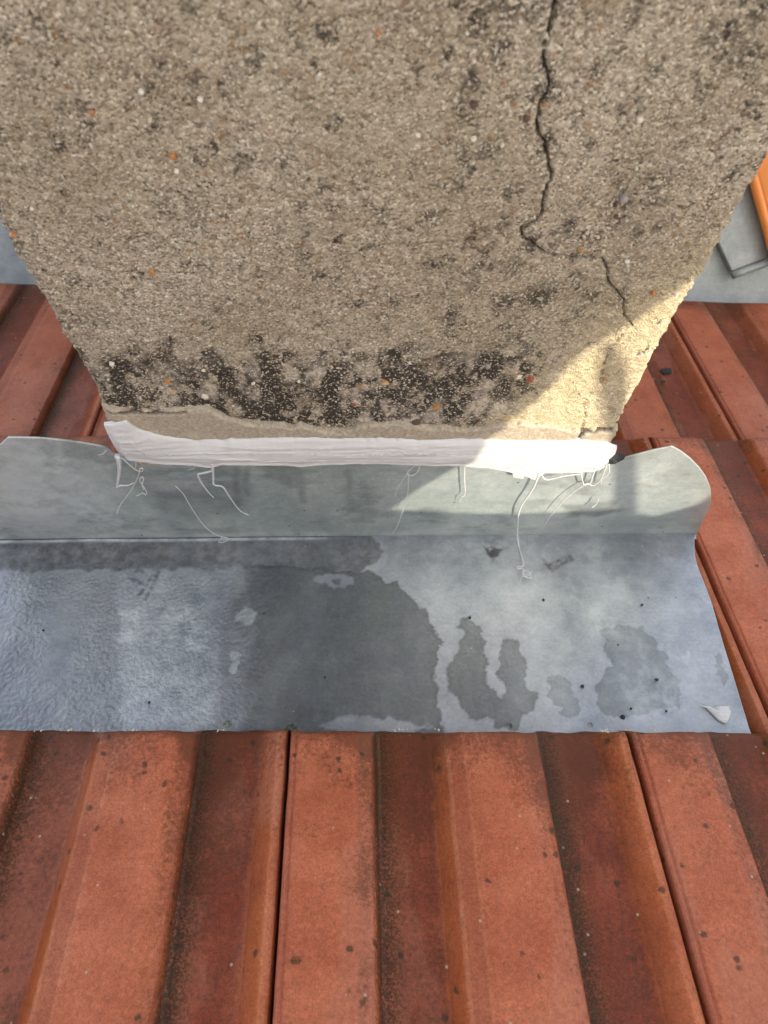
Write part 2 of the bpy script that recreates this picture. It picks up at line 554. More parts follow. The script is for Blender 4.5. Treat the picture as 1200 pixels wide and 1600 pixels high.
# ------------------------------------------------------------------ clay tiles
def make_tile_mesh(skew=0.0, kend=0.2, L=.40):
    kp = [(-.045, -.020), (-.004, -.020), (-.003, -.014), (.000, -.004), (.003, -.0012), (.008, -.0002), (.014, -.0012), (.018, -.0014), (.024, -.0002),
          (.045, 0), (.19, 0), (.197, -.0006), (.232, -.0026), (.238, -.0045), (.252, -.0125), (.262, -.0138), (.29, -.0142), (.40, -.0140), (.412, -.0128),
          (.448, -.0030), (.455, -.0016), (.465, -.0012), (.500, -.0004), (.508, .0), (.66, 0), (.67, -.0004), (.700, -.0014), (.718, -.0022), (.724, -.0040), (.733, -.0122), (.742, -.0138),
          (.77, -.0142), (.90, -.0140), (.914, -.0128), (.955, -.0032), (.962, -.0016), (.968, -.0011), (.980, -.0012), (.986, -.0022), (.990, -.0048), (.9915, -.014)]
    T = []; H = []
    for (a, ha), (b, hb) in zip(kp[:-1], kp[1:]):
        n = max(1, int((b - a) / .012))
        for k in range(n):
            T.append(a + (b - a) * k / n); H.append(ha + (hb - ha) * k / n)
    T.append(kp[-1][0]); H.append(kp[-1][1])
    T = np.array(T); H = np.array(H)
    # soften the section a little
    d = np.abs(np.gradient(H) / np.gradient(T)) if True else 0
    nc = len(T)
    ls = np.concatenate([[-L], np.arange(-L + .01, -.012, .006), np.linspace(-.010, -.0004, 9), [0.0]])
    nr = len(ls)
    r = .0075
    e = -ls
    drop = np.where(e < r, r - np.sqrt(np.maximum(r * r - (r - e) ** 2, 0)), 0)
    X = np.tile(T * WT, (nr, 1))
    Yv = np.tile(ls[:, None], (1, nc))
    Z = H[None, :] - drop[:, None]
    Z = Z + (fbm(X * 90, Yv * 25, 5, 3) - .5) * .0007
    Yv = Yv + (X - .5 * WT) * skew * sm(-.20, 0, ls)[:, None]
    Yv = Yv - H[None, :] * kend * sm(-.03, -.006, ls)[:, None]
    Yv = Yv + (fbm(X * 70, X * 0 + 3, 8, 4) - .5) * .003 * sm(-.03, 0, Yv)
    X = X + (fbm(Yv * 60, X * 0, 9, 3) - .5) * .0007
    # worn dip of the outer rim where the tile ends
    top = np.stack([X, Yv, Z], -1).reshape(-1, 3)
    Zb = np.minimum(Z, np.interp(T, [-.045, -.004, .01, 1.0], [-.024, -.026, -.026, -.026])[None, :])
    Zb = np.full_like(Z, -.027); Zb[:, T < .0] = -.027
    bot = np.stack([X, Yv, Zb], -1).reshape(-1, 3)
    Q = [grid_quads(nr, nc), grid_quads(nr, nc, nr * nc, True)]
    N = nr * nc
    i = np.arange(nr - 1)
    for c0, fl in ((0, True), (nc - 1, False)):
        a = i * nc + c0; b = a + nc
        q = np.stack([a, b, b + N, a + N], -1)
        Q.append(q[:, ::-1] if fl else q)
    j = np.arange(nc - 1)
    for r0, fl in ((0, False), (nr - 1, True)):
        a = r0 * nc + j; b = a + 1
        q = np.stack([a, a + N, b + N, b], -1)
        Q.append(q[:, ::-1] if fl else q)
    V = np.concatenate([top, bot])
    ac = np.concatenate([np.tile(T, nr)] * 2)
    en = np.concatenate([np.repeat(-ls, nc)] * 2)
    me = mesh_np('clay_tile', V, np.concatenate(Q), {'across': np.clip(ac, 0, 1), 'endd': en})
    me.polygons.foreach_set('use_smooth', [True] * len(me.polygons))
    me.set_sharp_from_angle(angle=math.radians(24))
    return me


TILES = {}
rnd = random.Random(4)


def place_tile(x, u, h, skew=0.0):
    if skew not in TILES:
        TILES[skew] = make_tile_mesh(math.tan(skew), {-.003: K1, -.026: K2}.get(h, KEND))
        TILES[skew].materials.append(MT)
    o = bpy.data.objects.new('clay_tile', TILES[skew])
    col.objects.link(o)
    p = rw(x, u, h)
    o.location = p
    o.rotation_euler = (-SLOPE + rnd.uniform(-.002, .002), rnd.uniform(-.004, .004), rnd.uniform(-.002, .002))
    o.parent = roof


G0 = on_roof(450, 1150, .020)[0] + .0015
G1 = .5 * (on_roof(1200, 1116, -.003)[0] + on_roof(1088, 829, -.003)[0])
G2 = .5 * (on_roof(1159, 679, -.026)[0] + on_roof(1058, 510, -.026)[0])
print('gaps', G0, G1, G2)
def row_end(pts, h):
    a, b = on_roof(*pts[0], h), on_roof(*pts[1], h)
    kx = (b[1] - a[1]) / (b[0] - a[0])
    return lambda x: a[1] + kx * (x - a[0]), math.atan(kx)


U0, A0 = row_end([(0, 1135), (1200, 1138)], .020)
U1, A1 = row_end([(60, 676), (1100, 679)], -.003)
U2, A2 = row_end([(60, 441), (1120, 468)], -.026)
K1 = (on_roof(1100, 679, -.017)[1] - on_roof(1100, 679, -.003)[1]) / .014 * .75
K2 = (on_roof(1100, 468, -.040)[1] - on_roof(1100, 468, -.026)[1]) / .014
print(K1, K2, 'row angles', A0, A1, A2, U0(0), U1(0), U2(0))
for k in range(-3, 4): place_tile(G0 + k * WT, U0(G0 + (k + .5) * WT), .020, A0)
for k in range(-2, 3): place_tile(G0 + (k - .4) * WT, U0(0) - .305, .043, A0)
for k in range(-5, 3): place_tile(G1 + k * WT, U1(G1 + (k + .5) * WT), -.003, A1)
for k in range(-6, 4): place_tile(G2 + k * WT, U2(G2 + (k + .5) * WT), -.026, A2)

# ------------------------------------------------------------------ zinc flashing: tray and upstand
zf = tag(empty('zinc_flashing', (0, 0, 0)), 'weathered zinc flashing tray with wet patches and upturned edge below the chimney', 'roof flashing')
TOPW = [(-.262, -.01), (-.25, .06), (-.235, .115)]
wl = [on_wall(px, py) for px, py in [(15, 675), (60, 681), (165, 700), (180, 712)]]
wr = [on_wall(px, py) for px, py in [(950, 722), (985, 712), (1020, 703), (1050, 697), (1062, 703), (1078, 714), (1092, 727), (1102, 740), (1108, 755), (1109, 768), (1107, 783), (1098, 808), (1086, 838)]]
tx = [-.3060, -.2990, -.285, -.262, -.24] + [p[0] for p in wl] + [p[0] for p in wr]
tz = [.004, .030, .075, .122, .155] + [p[2] for p in wl] + [p[2] for p in wr]
tz[-1] = .004
print('upstand outline', [(round(a, 3), round(b, 3)) for a, b in zip(tx, tz)])
xs = np.concatenate([np.arange(tx[0], .2, .0012), np.arange(.2, tx[-1], .0006), [tx[-1]]])
ztop = np.interp(xs, tx, tz)
nr = 90
tt = np.linspace(0, 1, nr) ** 1.0
Xu = np.tile(xs, (nr, 1)); Zu = tt[:, None] * ztop[None, :]
rad = .0035
Yu = np.zeros_like(Xu)
Yu -= np.where(Zu < rad, rad - np.sqrt(np.maximum(rad ** 2 - (rad - Zu) ** 2, 0)), 0) * .9        # fillet at the foot
Yu += .0035 * (fbm(Xu * 9, Zu * 8, 3, 2) - .5) * sm(0, .04, Zu)
wing = sm(.19, .30, Xu) * .018 * sm(0.0, .08, Zu)
wingl = sm(-.18, -.27, Xu) * .020 * sm(0.0, .08, Zu)
Yu -= wing * .35 + wingl * .35
Yu += .002 * np.sin(Xu * 60) * sm(.02, .1, Zu) * .3
def wpoly(pts): return [tuple(on_wall(px, py)[[0, 2]]) for px, py in pts]
nzx = (fbm(Xu * 60, Zu * 60, 41, 4) - .5) * .02; nzz = (fbm(Xu * 60, Zu * 60, 42, 4) - .5) * .02
pale = 1.0 * blob(Xu + nzx, Zu + nzz, wpoly([(-60, 640), (60, 680), (110, 700), (150, 760), (180, 800), (230, 835), (-80, 840)]), .018)[0]  # bright left wing, painted in as a highlight
pale = np.maximum(pale, .35 * blob(Xu + nzx, Zu + nzz, wpoly([(160, 705), (380, 740), (380, 775), (200, 760)]), .012)[0] * sm(.5, .62, fbm(Xu * 40, Zu * 200, 77, 3)))
pale = np.maximum(pale, .5 * np.exp(-((Zu - .011) / .006) ** 2))
pale = np.maximum(pale, .55 * blob(Xu + nzx, Zu + nzz, wpoly([(560, 690), (900, 690), (1108, 690), (1112, 800), (900, 800), (700, 790)]), .02)[0] * .5)  # paler where the sun patch falls: some sunlight painted into the zinc
tk = wpoly([(60, 700), (100, 745), (110, 770), (150, 800), (175, 832)])
pale = np.maximum(pale, .9 * (1 - sm(.0003, .0045, dist_poly(Xu + nzx * .3, Zu + nzz * .3, tk))) * sm(.35, .6, fbm(Xu * 150, Zu * 150, 44, 4)))  # white diagonal streak, a painted highlight
for q_ in ([(250, 730), (420, 742)], [(180, 742), (300, 760)], [(270, 752), (330, 757)]):
    pale = np.maximum(pale, .5 * (1 - sm(.0002, .004, dist_poly(Xu + nzx * .3, Zu + nzz * .3, wpoly(q_)))) * sm(.45, .62, fbm(Xu * 60, Zu * 400, 46, 4)))
brn = np.exp(-((Zu - .003) / .0022) ** 2) * 1.0 * (.5 + .9 * fbm(Xu * 50, Zu * 60, 43, 4)) * (1 - .75 * sm(-.03, .03, Xu))
wetu = .6 * blob(Xu + nzx, Zu + nzz, wpoly([(885, 788), (960, 780), (970, 800), (930, 812), (880, 805)]), .004)[0]
wetu = np.maximum(wetu, .35 * blob(Xu + nzx * .5, Zu + nzz, wpoly([(180, 735), (330, 720), (390, 740), (380, 800), (300, 815), (240, 790)]), .01)[0])
for q_ in ([(368, 735), (372, 790)], [(385, 735), (386, 775)], [(545, 735), (548, 800)], [(470, 740), (474, 785)]):
    brn = np.maximum(brn, .35 * (1 - sm(.0005, .005, dist_poly(Xu + nzx * .3, Zu, wpoly(q_)))))
brn = np.maximum(brn, .35 * sm(.55, .75, fbm(Xu * 35, Zu * 60, 48, 4)))
me = mesh_np('upstand', np.stack([Xu, Yu, Zu], -1), grid_quads(nr, len(xs)),
             {'wet': wetu, 'brown': brn, 'pale': pale, 'dark': Xu * 0, 'pebbly': .12 + Xu * 0})
up = link('upstand', me, MZU, zf)
sol = up.modifiers.new('thickness', 'SOLIDIFY'); sol.thickness = .0009; sol.offset = -1

# tray
ue = ROW0END - .08
ul = np.concatenate([np.arange(ue, -.0005, .0009), [0.0]])
edge = [on_roof(px, py) for px, py in [(1086, 838), (1083, 848), (1085, 868), (1092, 890), (1101, 912), (1112, 942), (1130, 1005), (1150, 1070), (1171, 1140)]]
eu = [p[1] for p in edge][::-1]; ex = [p[0] for p in edge][::-1]
print('tray edge', [(round(a, 3), round(b, 3)) for a, b in zip(ex, eu)])
eu[-1] = 0.0; ex[-1] = tx[-1]
xr = np.interp(ul, eu, ex)
xl = -.306 + 0 * ul
ncx = 560
ss = np.linspace(0, 1, ncx)
Xt = xl[:, None] + (xr - xl)[:, None] * ss[None, :]
Ut = np.tile(ul[:, None], (1, ncx))
Ht = np.zeros_like(Xt)
Ht += .0008 * np.exp(-((Ut + .003) / .0016) ** 2) * (1 - sm(-.07, .0, Xt))
Ht += .0045 * sm(-.034, 0, Ut) * 1.0 * (1 - sm(-.004, 0, Ut) * .0)         # dished up towards the foot of the upstand
Ht += .0008 * (fbm(Xt * 14, Ut * 8, 21, 2) - .5) * 2
Ht += .0011 * np.exp(-((Xt - .165 - Ut * -.10) / .012) ** 2) * sm(-.03, -.09, Ut)
Ht += .0010 * np.exp(-((Xt + .115) / .018) ** 2) * sm(-.02, -.07, Ut)
Ht += .0009 * np.exp(-((Xt + .262) / .010) ** 2) * sm(-.02, -.07, Ut)
Ht += .0010 * np.exp(-((Xt - .045) / .016) ** 2) * sm(-.02, -.07, Ut)
def rpoly(pts): return [tuple(on_roof(px, py)[:2]) for px, py in pts]
def z6(pts): return rpoly([(600 + x / 2, 800 + y / 2) for x, y in pts])
j1 = (fbm(Xt * 150, Ut * 150, 31, 4) - .5) * .010; j2 = (fbm(Xt * 150, Ut * 150, 32, 4) - .5) * .010
WX, WU = Xt + j1, Ut + j2
def wetpatch(poly, soft=.0010, k=1.0):
    b, s = blob(WX, WU, poly, soft)
    return b * (k * .80 + .24 * k * np.exp(-(s / .0016) ** 2))
wet = wetpatch(rpoly([(372, 880), (590, 895), (600, 912), (620, 910), (628, 925), (645, 935), (665, 960), (680, 985), (692, 1003), (685, 1020), (677, 1050), (685, 1090), (693, 1150), (330, 1150), (340, 1060), (345, 980)]), .0012, .95)
wet = np.maximum(wet, wetpatch(z6([(240, 330), (270, 325), (300, 370), (320, 440), (325, 500), (330, 555), (370, 575), (380, 560), (360, 520), (365, 450), (370, 400), (395, 393), (425, 410), (440, 470), (440, 520), (455, 550), (478, 575), (470, 610), (430, 650), (410, 680), (350, 680), (330, 650), (260, 640), (235, 600), (205, 560), (193, 500), (215, 460), (240, 430), (245, 380), (235, 350)]), .0012, .82))
wet = np.maximum(wet, wetpatch(z6([(520, 508), (555, 510), (580, 530), (590, 560), (605, 590), (605, 615), (585, 648), (565, 640), (560, 615), (525, 605), (517, 570), (515, 530)]), .0008, .55))
wet = np.maximum(wet, wetpatch(z6([(665, 365), (700, 358), (800, 355), (850, 395), (860, 430), (893, 450), (895, 490), (915, 520), (925, 560), (925, 600), (890, 615), (820, 625), (800, 632), (720, 640), (680, 620), (663, 580), (668, 520), (715, 480), (710, 465), (690, 440), (685, 400)]), .0008, .62))
wet = np.maximum(wet, wetpatch(z6([(1030, 437), (1045, 440), (1055, 470), (1070, 500), (1080, 540), (1060, 542), (1045, 515), (1040, 480), (1028, 455)]), .0008, .45))
lf = on_roof(350, 1010)[0]; lf2 = on_roof(410, 1010)[0]
wet *= .30 + .70 * sm(lf, lf2, Xt + (fbm(Xt * 70, Ut * 40, 33, 4) - .5) * .05)
wet = np.maximum(wet, .42 * blob(WX, WU, rpoly([(-150, 893), (185, 893), (188, 960), (186, 1020), (195, 1150), (-150, 1150)]), .009)[0] * (.6 + .5 * fbm(Xt * 25, Ut * 25, 37, 4)))  # damp left end, its dark tone also painting in the sky's reflection
isl = blob(WX, WU, rpoly([(488, 905), (505, 897), (540, 893), (553, 903), (548, 914), (525, 918), (500, 910)]), .0012)[0]
isl = np.maximum(isl, blob(WX, WU, rpoly([(368, 960), (384, 947), (396, 955), (393, 975), (380, 972), (364, 972)]), .0012)[0])
isl = np.maximum(isl, blob(WX, WU, rpoly([(358, 1014), (377, 1014), (375, 1045), (362, 1052)]), .0012)[0])
isl = np.maximum(isl, blob(WX, WU, rpoly([(500, 1137), (530, 1120), (600, 1124), (680, 1137), (600, 1150)]), .0015)[0])
wet = np.where(wet > .5, wet * np.clip(.72 + .5 * fbm(Xt * 45, Ut * 18, 38, 5), .7, 1.05), wet)
hole = blob(WX, WU, rpoly([(520, 903), (532, 902), (533, 911), (522, 912)]), .001)[0]
wet = wet * (1 - isl * .85 * (1 - hole))
fade = sm(345, 400, 0 * Xt + 0)
band = blob(WX * 1.0, WU, rpoly([(-120, 838), (575, 838), (592, 848), (598, 866), (585, 884), (560, 893), (370, 886), (200, 890), (-120, 896)]), .0022)[0]
bandr = blob(WX, WU, rpoly([(595, 838), (1090, 838), (1085, 872), (900, 880), (600, 885)]), .006)[0]
brn = np.maximum(band * (.72 + .1 * np.sin(Xt * 20)), .36 * bandr)
lip = np.exp(-((Ut + .0038) / .0013) ** 2) * (1 - sm(-.07, .0, Xt)) * (.6 + .6 * fbm(Xt * 40, Ut * 0, 35, 3))
brn = brn * (1 - .7 * lip)
pale = 1.0 * blob(WX, WU, rpoly([(188, 950), (222, 948), (215, 1000), (190, 1005)]), .0014)[0]
pale = np.maximum(pale, .95 * blob(WX, WU, rpoly([(248, 960), (262, 945), (316, 942), (314, 1000), (325, 1010), (300, 1022), (285, 1000), (240, 1002)]), .0014)[0])
pale = np.maximum(pale, .55 * blob(WX, WU, rpoly([(225, 890), (330, 895), (335, 1000), (345, 1137), (190, 1137), (200, 1000)]), .010)[0])
pale = np.maximum(pale, .9 * blob(WX, WU, z6([(900, 400), (960, 420), (1010, 470), (1020, 560), (960, 560), (900, 500)]), .004)[0] * sm(.5, .68, fbm(Xt * 130, Ut * 60, 91, 4)))
pale = np.maximum(pale, .5 * blob(WX, WU, z6([(150, 60), (900, 60), (1000, 300), (1080, 660), (640, 640), (200, 330)]), .02)[0] * sm(.35, .75, fbm(Xt * 30, Ut * 12, 92, 4)))
pale = np.maximum(pale, .45 * blob(WX, WU, z6([(780, 400), (810, 400), (870, 672), (810, 672)]), .006)[0])  # pale streak painted in for the reflected highlight
pale = np.maximum(pale, 1.0 * lip)  # bright highlight line painted along the fold lip
pale = np.maximum(pale, .8 * isl * (1 - hole) * (Xt < -.06))
dark = np.zeros_like(Xt)
# scratches, dent marks and the fold line, painted dark
scr = []
for pts in ([(182, 888), (205, 898), (212, 890), (203, 902), (222, 912)], [(247, 893), (240, 912), (222, 943)], [(205, 893), (240, 893)], [(240, 893), (228, 915), (217, 930)],
            [(757, 858), (770, 872), (781, 862)], [(848, 876), (862, 892), (876, 882), (893, 874)], [(855, 884), (872, 878), (890, 871)]):
    d = dist_poly(Xt + j1 * .15, Ut + j2 * .15, rpoly(pts))
    scr.append((1 - sm(.0002, .0030, d)) * .75 * (.05 + .75 * sm(.35, .7, fbm(Xt * 260, Ut * 260, 12, 3))))
dark = np.max(scr, 0)
dark = np.maximum(dark, .95 * np.exp(-((Ut + .0006) / .0012) ** 2) * (1 - sm(-.05, .03, Xt)) * (.5 + .8 * fbm(Xt * 60, Ut * 0, 36, 3)))
dark = np.maximum(dark, .8 * blob(Xt + j1 * .3, Ut + j2 * .3, z6([(310, 115), (365, 120), (358, 140), (340, 152), (322, 138)]), .0012)[0] * sm(.25, .6, fbm(Xt * 200, Ut * 200, 5, 3)))
brn = np.maximum(brn, .30 * blob(WX, WU, z6([(470, 160), (590, 150), (560, 200), (500, 215)]), .004)[0])
brn = np.maximum(brn, .22 * blob(WX, WU, z6([(585, 210), (620, 210), (650, 340), (690, 420), (640, 370), (600, 300)]), .002)[0])
Ht -= .0010 * blob(Xt, Ut, z6([(315, 115), (365, 120), (350, 150), (325, 140)]), .003)[0]
Ht += .0005 * np.exp(-(dist_poly(Xt, Ut, z6([(480, 190), (530, 180), (575, 150)])) / .005) ** 2)
peb = np.clip(.06 + .95 * (1 - sm(-.10, -.045, Xt)) * sm(-.026, -.045, Ut) + .22 * wet, 0, 1)
peb *= 1 - .8 * blob(Xt + j1, Ut, rpoly([(75, 940), (120, 940), (105, 1060), (70, 1060)]), .01)[0]
P = Xt[..., None] * np.array([1, 0, 0]) + Ut[..., None] * SD + Ht[..., None] * SN
me = mesh_np('tray', P, grid_quads(len(ul), ncx), {'wet': wet, 'brown': brn, 'pale': pale, 'dark': dark, 'pebbly': peb})
tray = link('tray', me, MZT, zf)
sol = tray.modifiers.new('thickness', 'SOLIDIFY'); sol.thickness = .0009; sol.offset = -1

# ------------------------------------------------------------------ chimney
CH0, CH1, CY = -.1565, .1705, .004
CD = .45; CT = 1.15
chim = tag(empty('chimney', (.007, .2, 0)), 'grey cement rendered chimney stack with a long crack and black mould at its foot', 'chimney')
cx = []
x = 0.0
Wc = CH1 - CH0
per = [-.03]
while per[-1] < Wc + .03:
    p = per[-1]
    xx = CH0 + p
    per.append(p + (.0004 if .185 < xx < .30 else .0009))
per = np.array(per)
zz = np.concatenate([np.arange(-.06, .10, .004), np.arange(.10, .46, .0008), np.arange(.462, CT, .012), [CT]])
PX, PZ = np.meshgrid(per, zz)
rc = .004
FX = CH0 + np.clip(PX, 0, Wc)
FY = CY + np.maximum(-PX, 0) + np.maximum(PX - Wc, 0)
# rounded corners
cl = np.exp(-(PX / .004) ** 2); crr = np.exp(-((PX - Wc) / .004) ** 2)
FX = FX + cl * .0016 - crr * .0016; FY = FY + (cl + crr) * .0016
NX = np.where(PX < 0, -1., np.where(PX > Wc, 1., 0.)); NY = np.where((PX >= 0) & (PX <= Wc), -1., 0.)
NX = NX - cl * .7 * (PX >= 0) + crr * .7 * (PX <= Wc); NY = NY - (cl * (PX < 0) + crr * (PX > Wc)) * .7
gx, gz = PX, PZ
disp = (fbm(gx * 900, gz * 900, 1, 2) - .5) * .0010 + (fbm(gx * 200, gz * 200, 2, 3) - .5) * .0018 + (fbm(gx * 14, gz * 14, 3, 3) - .5) * .005 * sm(.13, .2, gz) - .010 * sm(.142, .125, gz)
edge_r = (cl + crr) * (fbm(gx * 0, gz * 260, 6, 4) - .5) * .0028 + (cl + crr) * (fbm(gx * 0, gz * 30, 7, 3) - .5) * .0035
# grain knobs
kn = vn(gx * 520, gz * 520, 11); disp += .0007 * sm(.78, .95, kn)
def w2(pts): return [tuple(on_wall(px, py, CY)[[0, 2]]) for px, py in pts]
A = [(600 + a / 2, b / 2) for a, b in [(541, -60), (540, 0), (530, 60), (515, 110), (500, 160), (505, 215), (520, 265), (495, 320), (478, 375), (480, 420), (500, 440), (512, 500), (525, 555), (500, 600), (494, 670), (470, 700), (430, 712), (432, 740), (500, 790)]]
B = [(600 + a / 2, b / 2) for a, b in [(500, 790), (560, 800), (620, 805), (685, 812)]]
C_ = [(550 + a / 2.4, 400 + b / 2.4) for a, b in [(940, 15), (960, 60), (958, 95), (1020, 165), (1020, 230), (1055, 270)]]
D_ = [(550 + a / 2.4, 400 + b / 2.4) for a, b in [(1055, 270), (1030, 285), (960, 370), (940, 430), (935, 480)]]
E_ = [(550 + a / 2.4, 400 + b / 2.4) for a, b in [(900, 510), (870, 550), (875, 600), (850, 690)]]
G_ = [(190, 424), (240, 425), (300, 426), (340, 424)]
H_ = [(540, 400), (590, 382), (650, 380), (700, 377)]
jx = (fbm(gx * 500, gz * 500, 51, 3) - .5) * .0014
crk = np.zeros_like(PX)
XX = CH0 + PX + jx
top_w = sm(.40, .20, PZ)
for pts, wd, kk in ((A, .00036, 1.), (B, .0003, .55), (C_, .00024, .9), (D_, .0002, .55), (E_, .0002, .5), (G_, .0003, .35), (H_, .0003, .35)):
    pp = w2(pts)
    xs0 = min(p[0] for p in pp) - .01; xs1 = max(p[0] for p in pp) + .01
    z0 = min(p[1] for p in pp) - .01; z1 = max(p[1] for p in pp) + .01
    msk = (XX > xs0) & (XX < xs1) & (PZ > z0) & (PZ < z1)
    d = dist_poly(XX[msk], PZ[msk], pp)
    val = kk * (1 - sm(wd * .7, wd * 1.9, d))
    crk[msk] = np.maximum(crk[msk], val)
disp -= crk * .0045
# mould
xf = CH0 + PX
d_band = sm(.160, .178, PZ + .004 * (fbm(xf * 40, PZ * 0, 61, 3) - .5)) * (1 - sm(.215, .262, PZ + .035 * (fbm(xf * 30, PZ * 30, 62, 3) - .5)))
right = sm(.075, .125, xf + (.19 - PZ) * .5)
patch = fbm(xf * 115, PZ * 65, 63, 5)
d_band = d_band * (1 - right * .85)
dirt = d_band * sm(.40, .60, patch) * 1.0 + d_band * .22
blot = fbm(xf * 75, PZ * 85, 64, 4)
blot2 = fbm(xf * 12, PZ * 12, 65, 3)
dirt = np.maximum(dirt,   .38 * sm(.52, .72, blot * .78 + blot2 * .28))
dirt = np.maximum(dirt, .30 * sm(.4, .7, blot2) * sm(-.02, .10, xf) * sm(.23, .27, PZ))
for (px, py, rr, kk) in [(95, 225, 16, .9), (72, 115, 10, .8), (308, 125, 20, .7), (4, 205, 9, .9), (255, 330, 30, .6), (520, 322, 18, .7), (840, 465, 40, .8), (790, 470, 25, .8), (640, 545, 30, .7), (700, 520, 24, .6), (575, 385, 14, .7), (1110, 60, 40, .6), (1170, 90, 40, .7), (1110, 180, 40, .5), (115, 440, 22, .7), (270, 445, 18, .6), (620, 470, 20, .6), (830, 590, 30, .7), (720, 650, 20, .8), (850, 640, 16, .6), (740, 445, 30, .6), (800, 420, 24, .7), (330, 480, 26, .5), (885, 545, 26, .6)]:
    q = on_wall(px, py, CY); q2 = on_wall(px + rr, py, CY)
    rr_ = abs(q2[0] - q[0])
    dd = np.hypot(xf + jx * 6 - q[0], (PZ + jx * 5 - q[2]))
    dirt = np.maximum(dirt, kk * np.exp(-(dd / rr_) ** 2))
gs = np.random.RandomState(5)
jd = (fbm(xf * 320, PZ * 320, 52, 3) - .5) * .012; jd2 = (fbm(xf * 320, PZ * 320, 53, 3) - .5) * .012
def spots(n, x0, x1, z0, z1, r0, r1, k0, k1):
    global dirt
    for i in range(n):
        qx, qz, rr_ = gs.uniform(x0, x1), gs.uniform(z0, z1), gs.uniform(r0, r1); kk = gs.uniform(k0, k1)
        ca = np.searchsorted(per, qx - CH0 - 3.2 * rr_); cb = np.searchsorted(per, qx - CH0 + 3.2 * rr_)
        ra = np.searchsorted(zz, qz - 3.2 * rr_); rb = np.searchsorted(zz, qz + 3.2 * rr_)
        sl = (slice(ra, rb), slice(ca, cb))
        dd = np.hypot((xf + jd)[sl] - qx, ((PZ + jd2)[sl] - qz) * .72)
        dirt[sl] = np.maximum(dirt[sl], kk * np.exp(-(dd / rr_) ** 2))
XFJ = xf + jd; ZJ = PZ + jd2
spots(900, CH0, CH1, .20, .46, .0009, .0038, .40, .85)
spots(220, .03, CH1, .20, .44, .002, .0065, .40, .80)
spots(40, CH0, CH1, .25, .46, .003, .006, .35, .65)
spots(330, CH0, CH1 - .055, .172, .245, .002, .0065, .7, 1.2)
spots(60, CH0, CH1 - .03, .19, .26, .002, .007, .5, .9)
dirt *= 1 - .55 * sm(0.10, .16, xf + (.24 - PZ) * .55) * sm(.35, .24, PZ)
bloom = d_band * sm(.52, .66, fbm(xf * 80, PZ * 48, 66, 5)) * .68 + .10 * sm(.6, .8, fbm(xf * 30, PZ * 30, 68, 3))
sun_tint = sm(0.07, .14, xf + (.22 - PZ) * .60) * sm(.40, .27, PZ) * (.6 + .8 * fbm(xf * 30, PZ * 30, 69, 3))  # yellow sunlight painted into the render at the lower right
dirt = np.minimum(dirt, 1) * (1 - .5 * sun_tint)
disp -= .002 * d_band * (patch - .5) * 2
V3 = np.stack([FX + NX * (disp + edge_r), FY + NY * (disp + edge_r * .5), PZ], -1)
me = mesh_np('rendered_face', V3, grid_quads(len(zz), len(per)), {'dirt': dirt, 'bloom': bloom, 'crack': crk, 'sun_tint': sun_tint})
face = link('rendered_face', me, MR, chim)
v, f = box_py(CH0 + .003, CH1 - .003, CY + .026, CY + CD, -.2, CT - .003)
link('stack_core', mesh_py('stack_core', v, f), MR, chim, False)
v, f = box_py(CH0 - .03, CH1 + .03, CY - .03, CY + CD + .03, CT, CT + .06)
link('coping', mesh_py('coping', v, f), MSK, chim, False)

# smooth mortar skirt at the foot of the face
top_px = [(140, 626), (152, 629), (196, 635), (237, 637), (287, 632), (325, 633), (350, 646), (392, 656), (454, 660), (541, 670), (558, 662), (600, 655), (640, 658), (700, 664), (730, 666), (760, 662), (800, 655), (850, 660), (900, 668), (935, 667), (962, 668), (975, 668)]
tp = w2(top_px)
sx = np.arange(CH0 - .0012, CH1 + .0012, .0008)
st_ = np.interp(sx, [p[0] for p in tp], [p[1] for p in tp]) + (fbm(sx * 160, sx * 0, 71, 4) - .5) * .006
nr = 60
t_ = np.linspace(0, 1, nr)
SZ = .128 + t_[:, None] * (st_ - .128)[None, :]
SX = np.tile(sx, (nr, 1))
em = sm(0, .006, SX - sx[0]) * sm(0, .006, sx[-1] - SX)
SY = CY - (.0030 + .0022 * fbm(SX * 60, SZ * 60, 72, 4)) * sm(0, .0016, st_[None, :] - SZ) * (.35 + .65 * em)
SY = np.where(t_[:, None] > .999, CY + .003, SY)
cp = [w2([(903, 676), (912, 668), (925, 669), (936, 666), (956, 668)]), w2([(905, 640), (912, 660), (900, 684)]), w2([(170, 637), (240, 640), (290, 637)])]
ck = np.zeros_like(SX)
for pp in cp: ck = np.maximum(ck, 1 - sm(.0003, .0014, dist_poly(SX, SZ, pp)))
SY += ck * .002
SX = SX + (fbm(SX * 0, SZ * 200, 73, 3) - .5) * .003 * (1 - em)
link('mortar_skirt', mesh_np('mortar_skirt', np.stack([SX, SY, SZ], -1), grid_quads(nr, len(sx)), {'crack': ck}), MSK, chim)

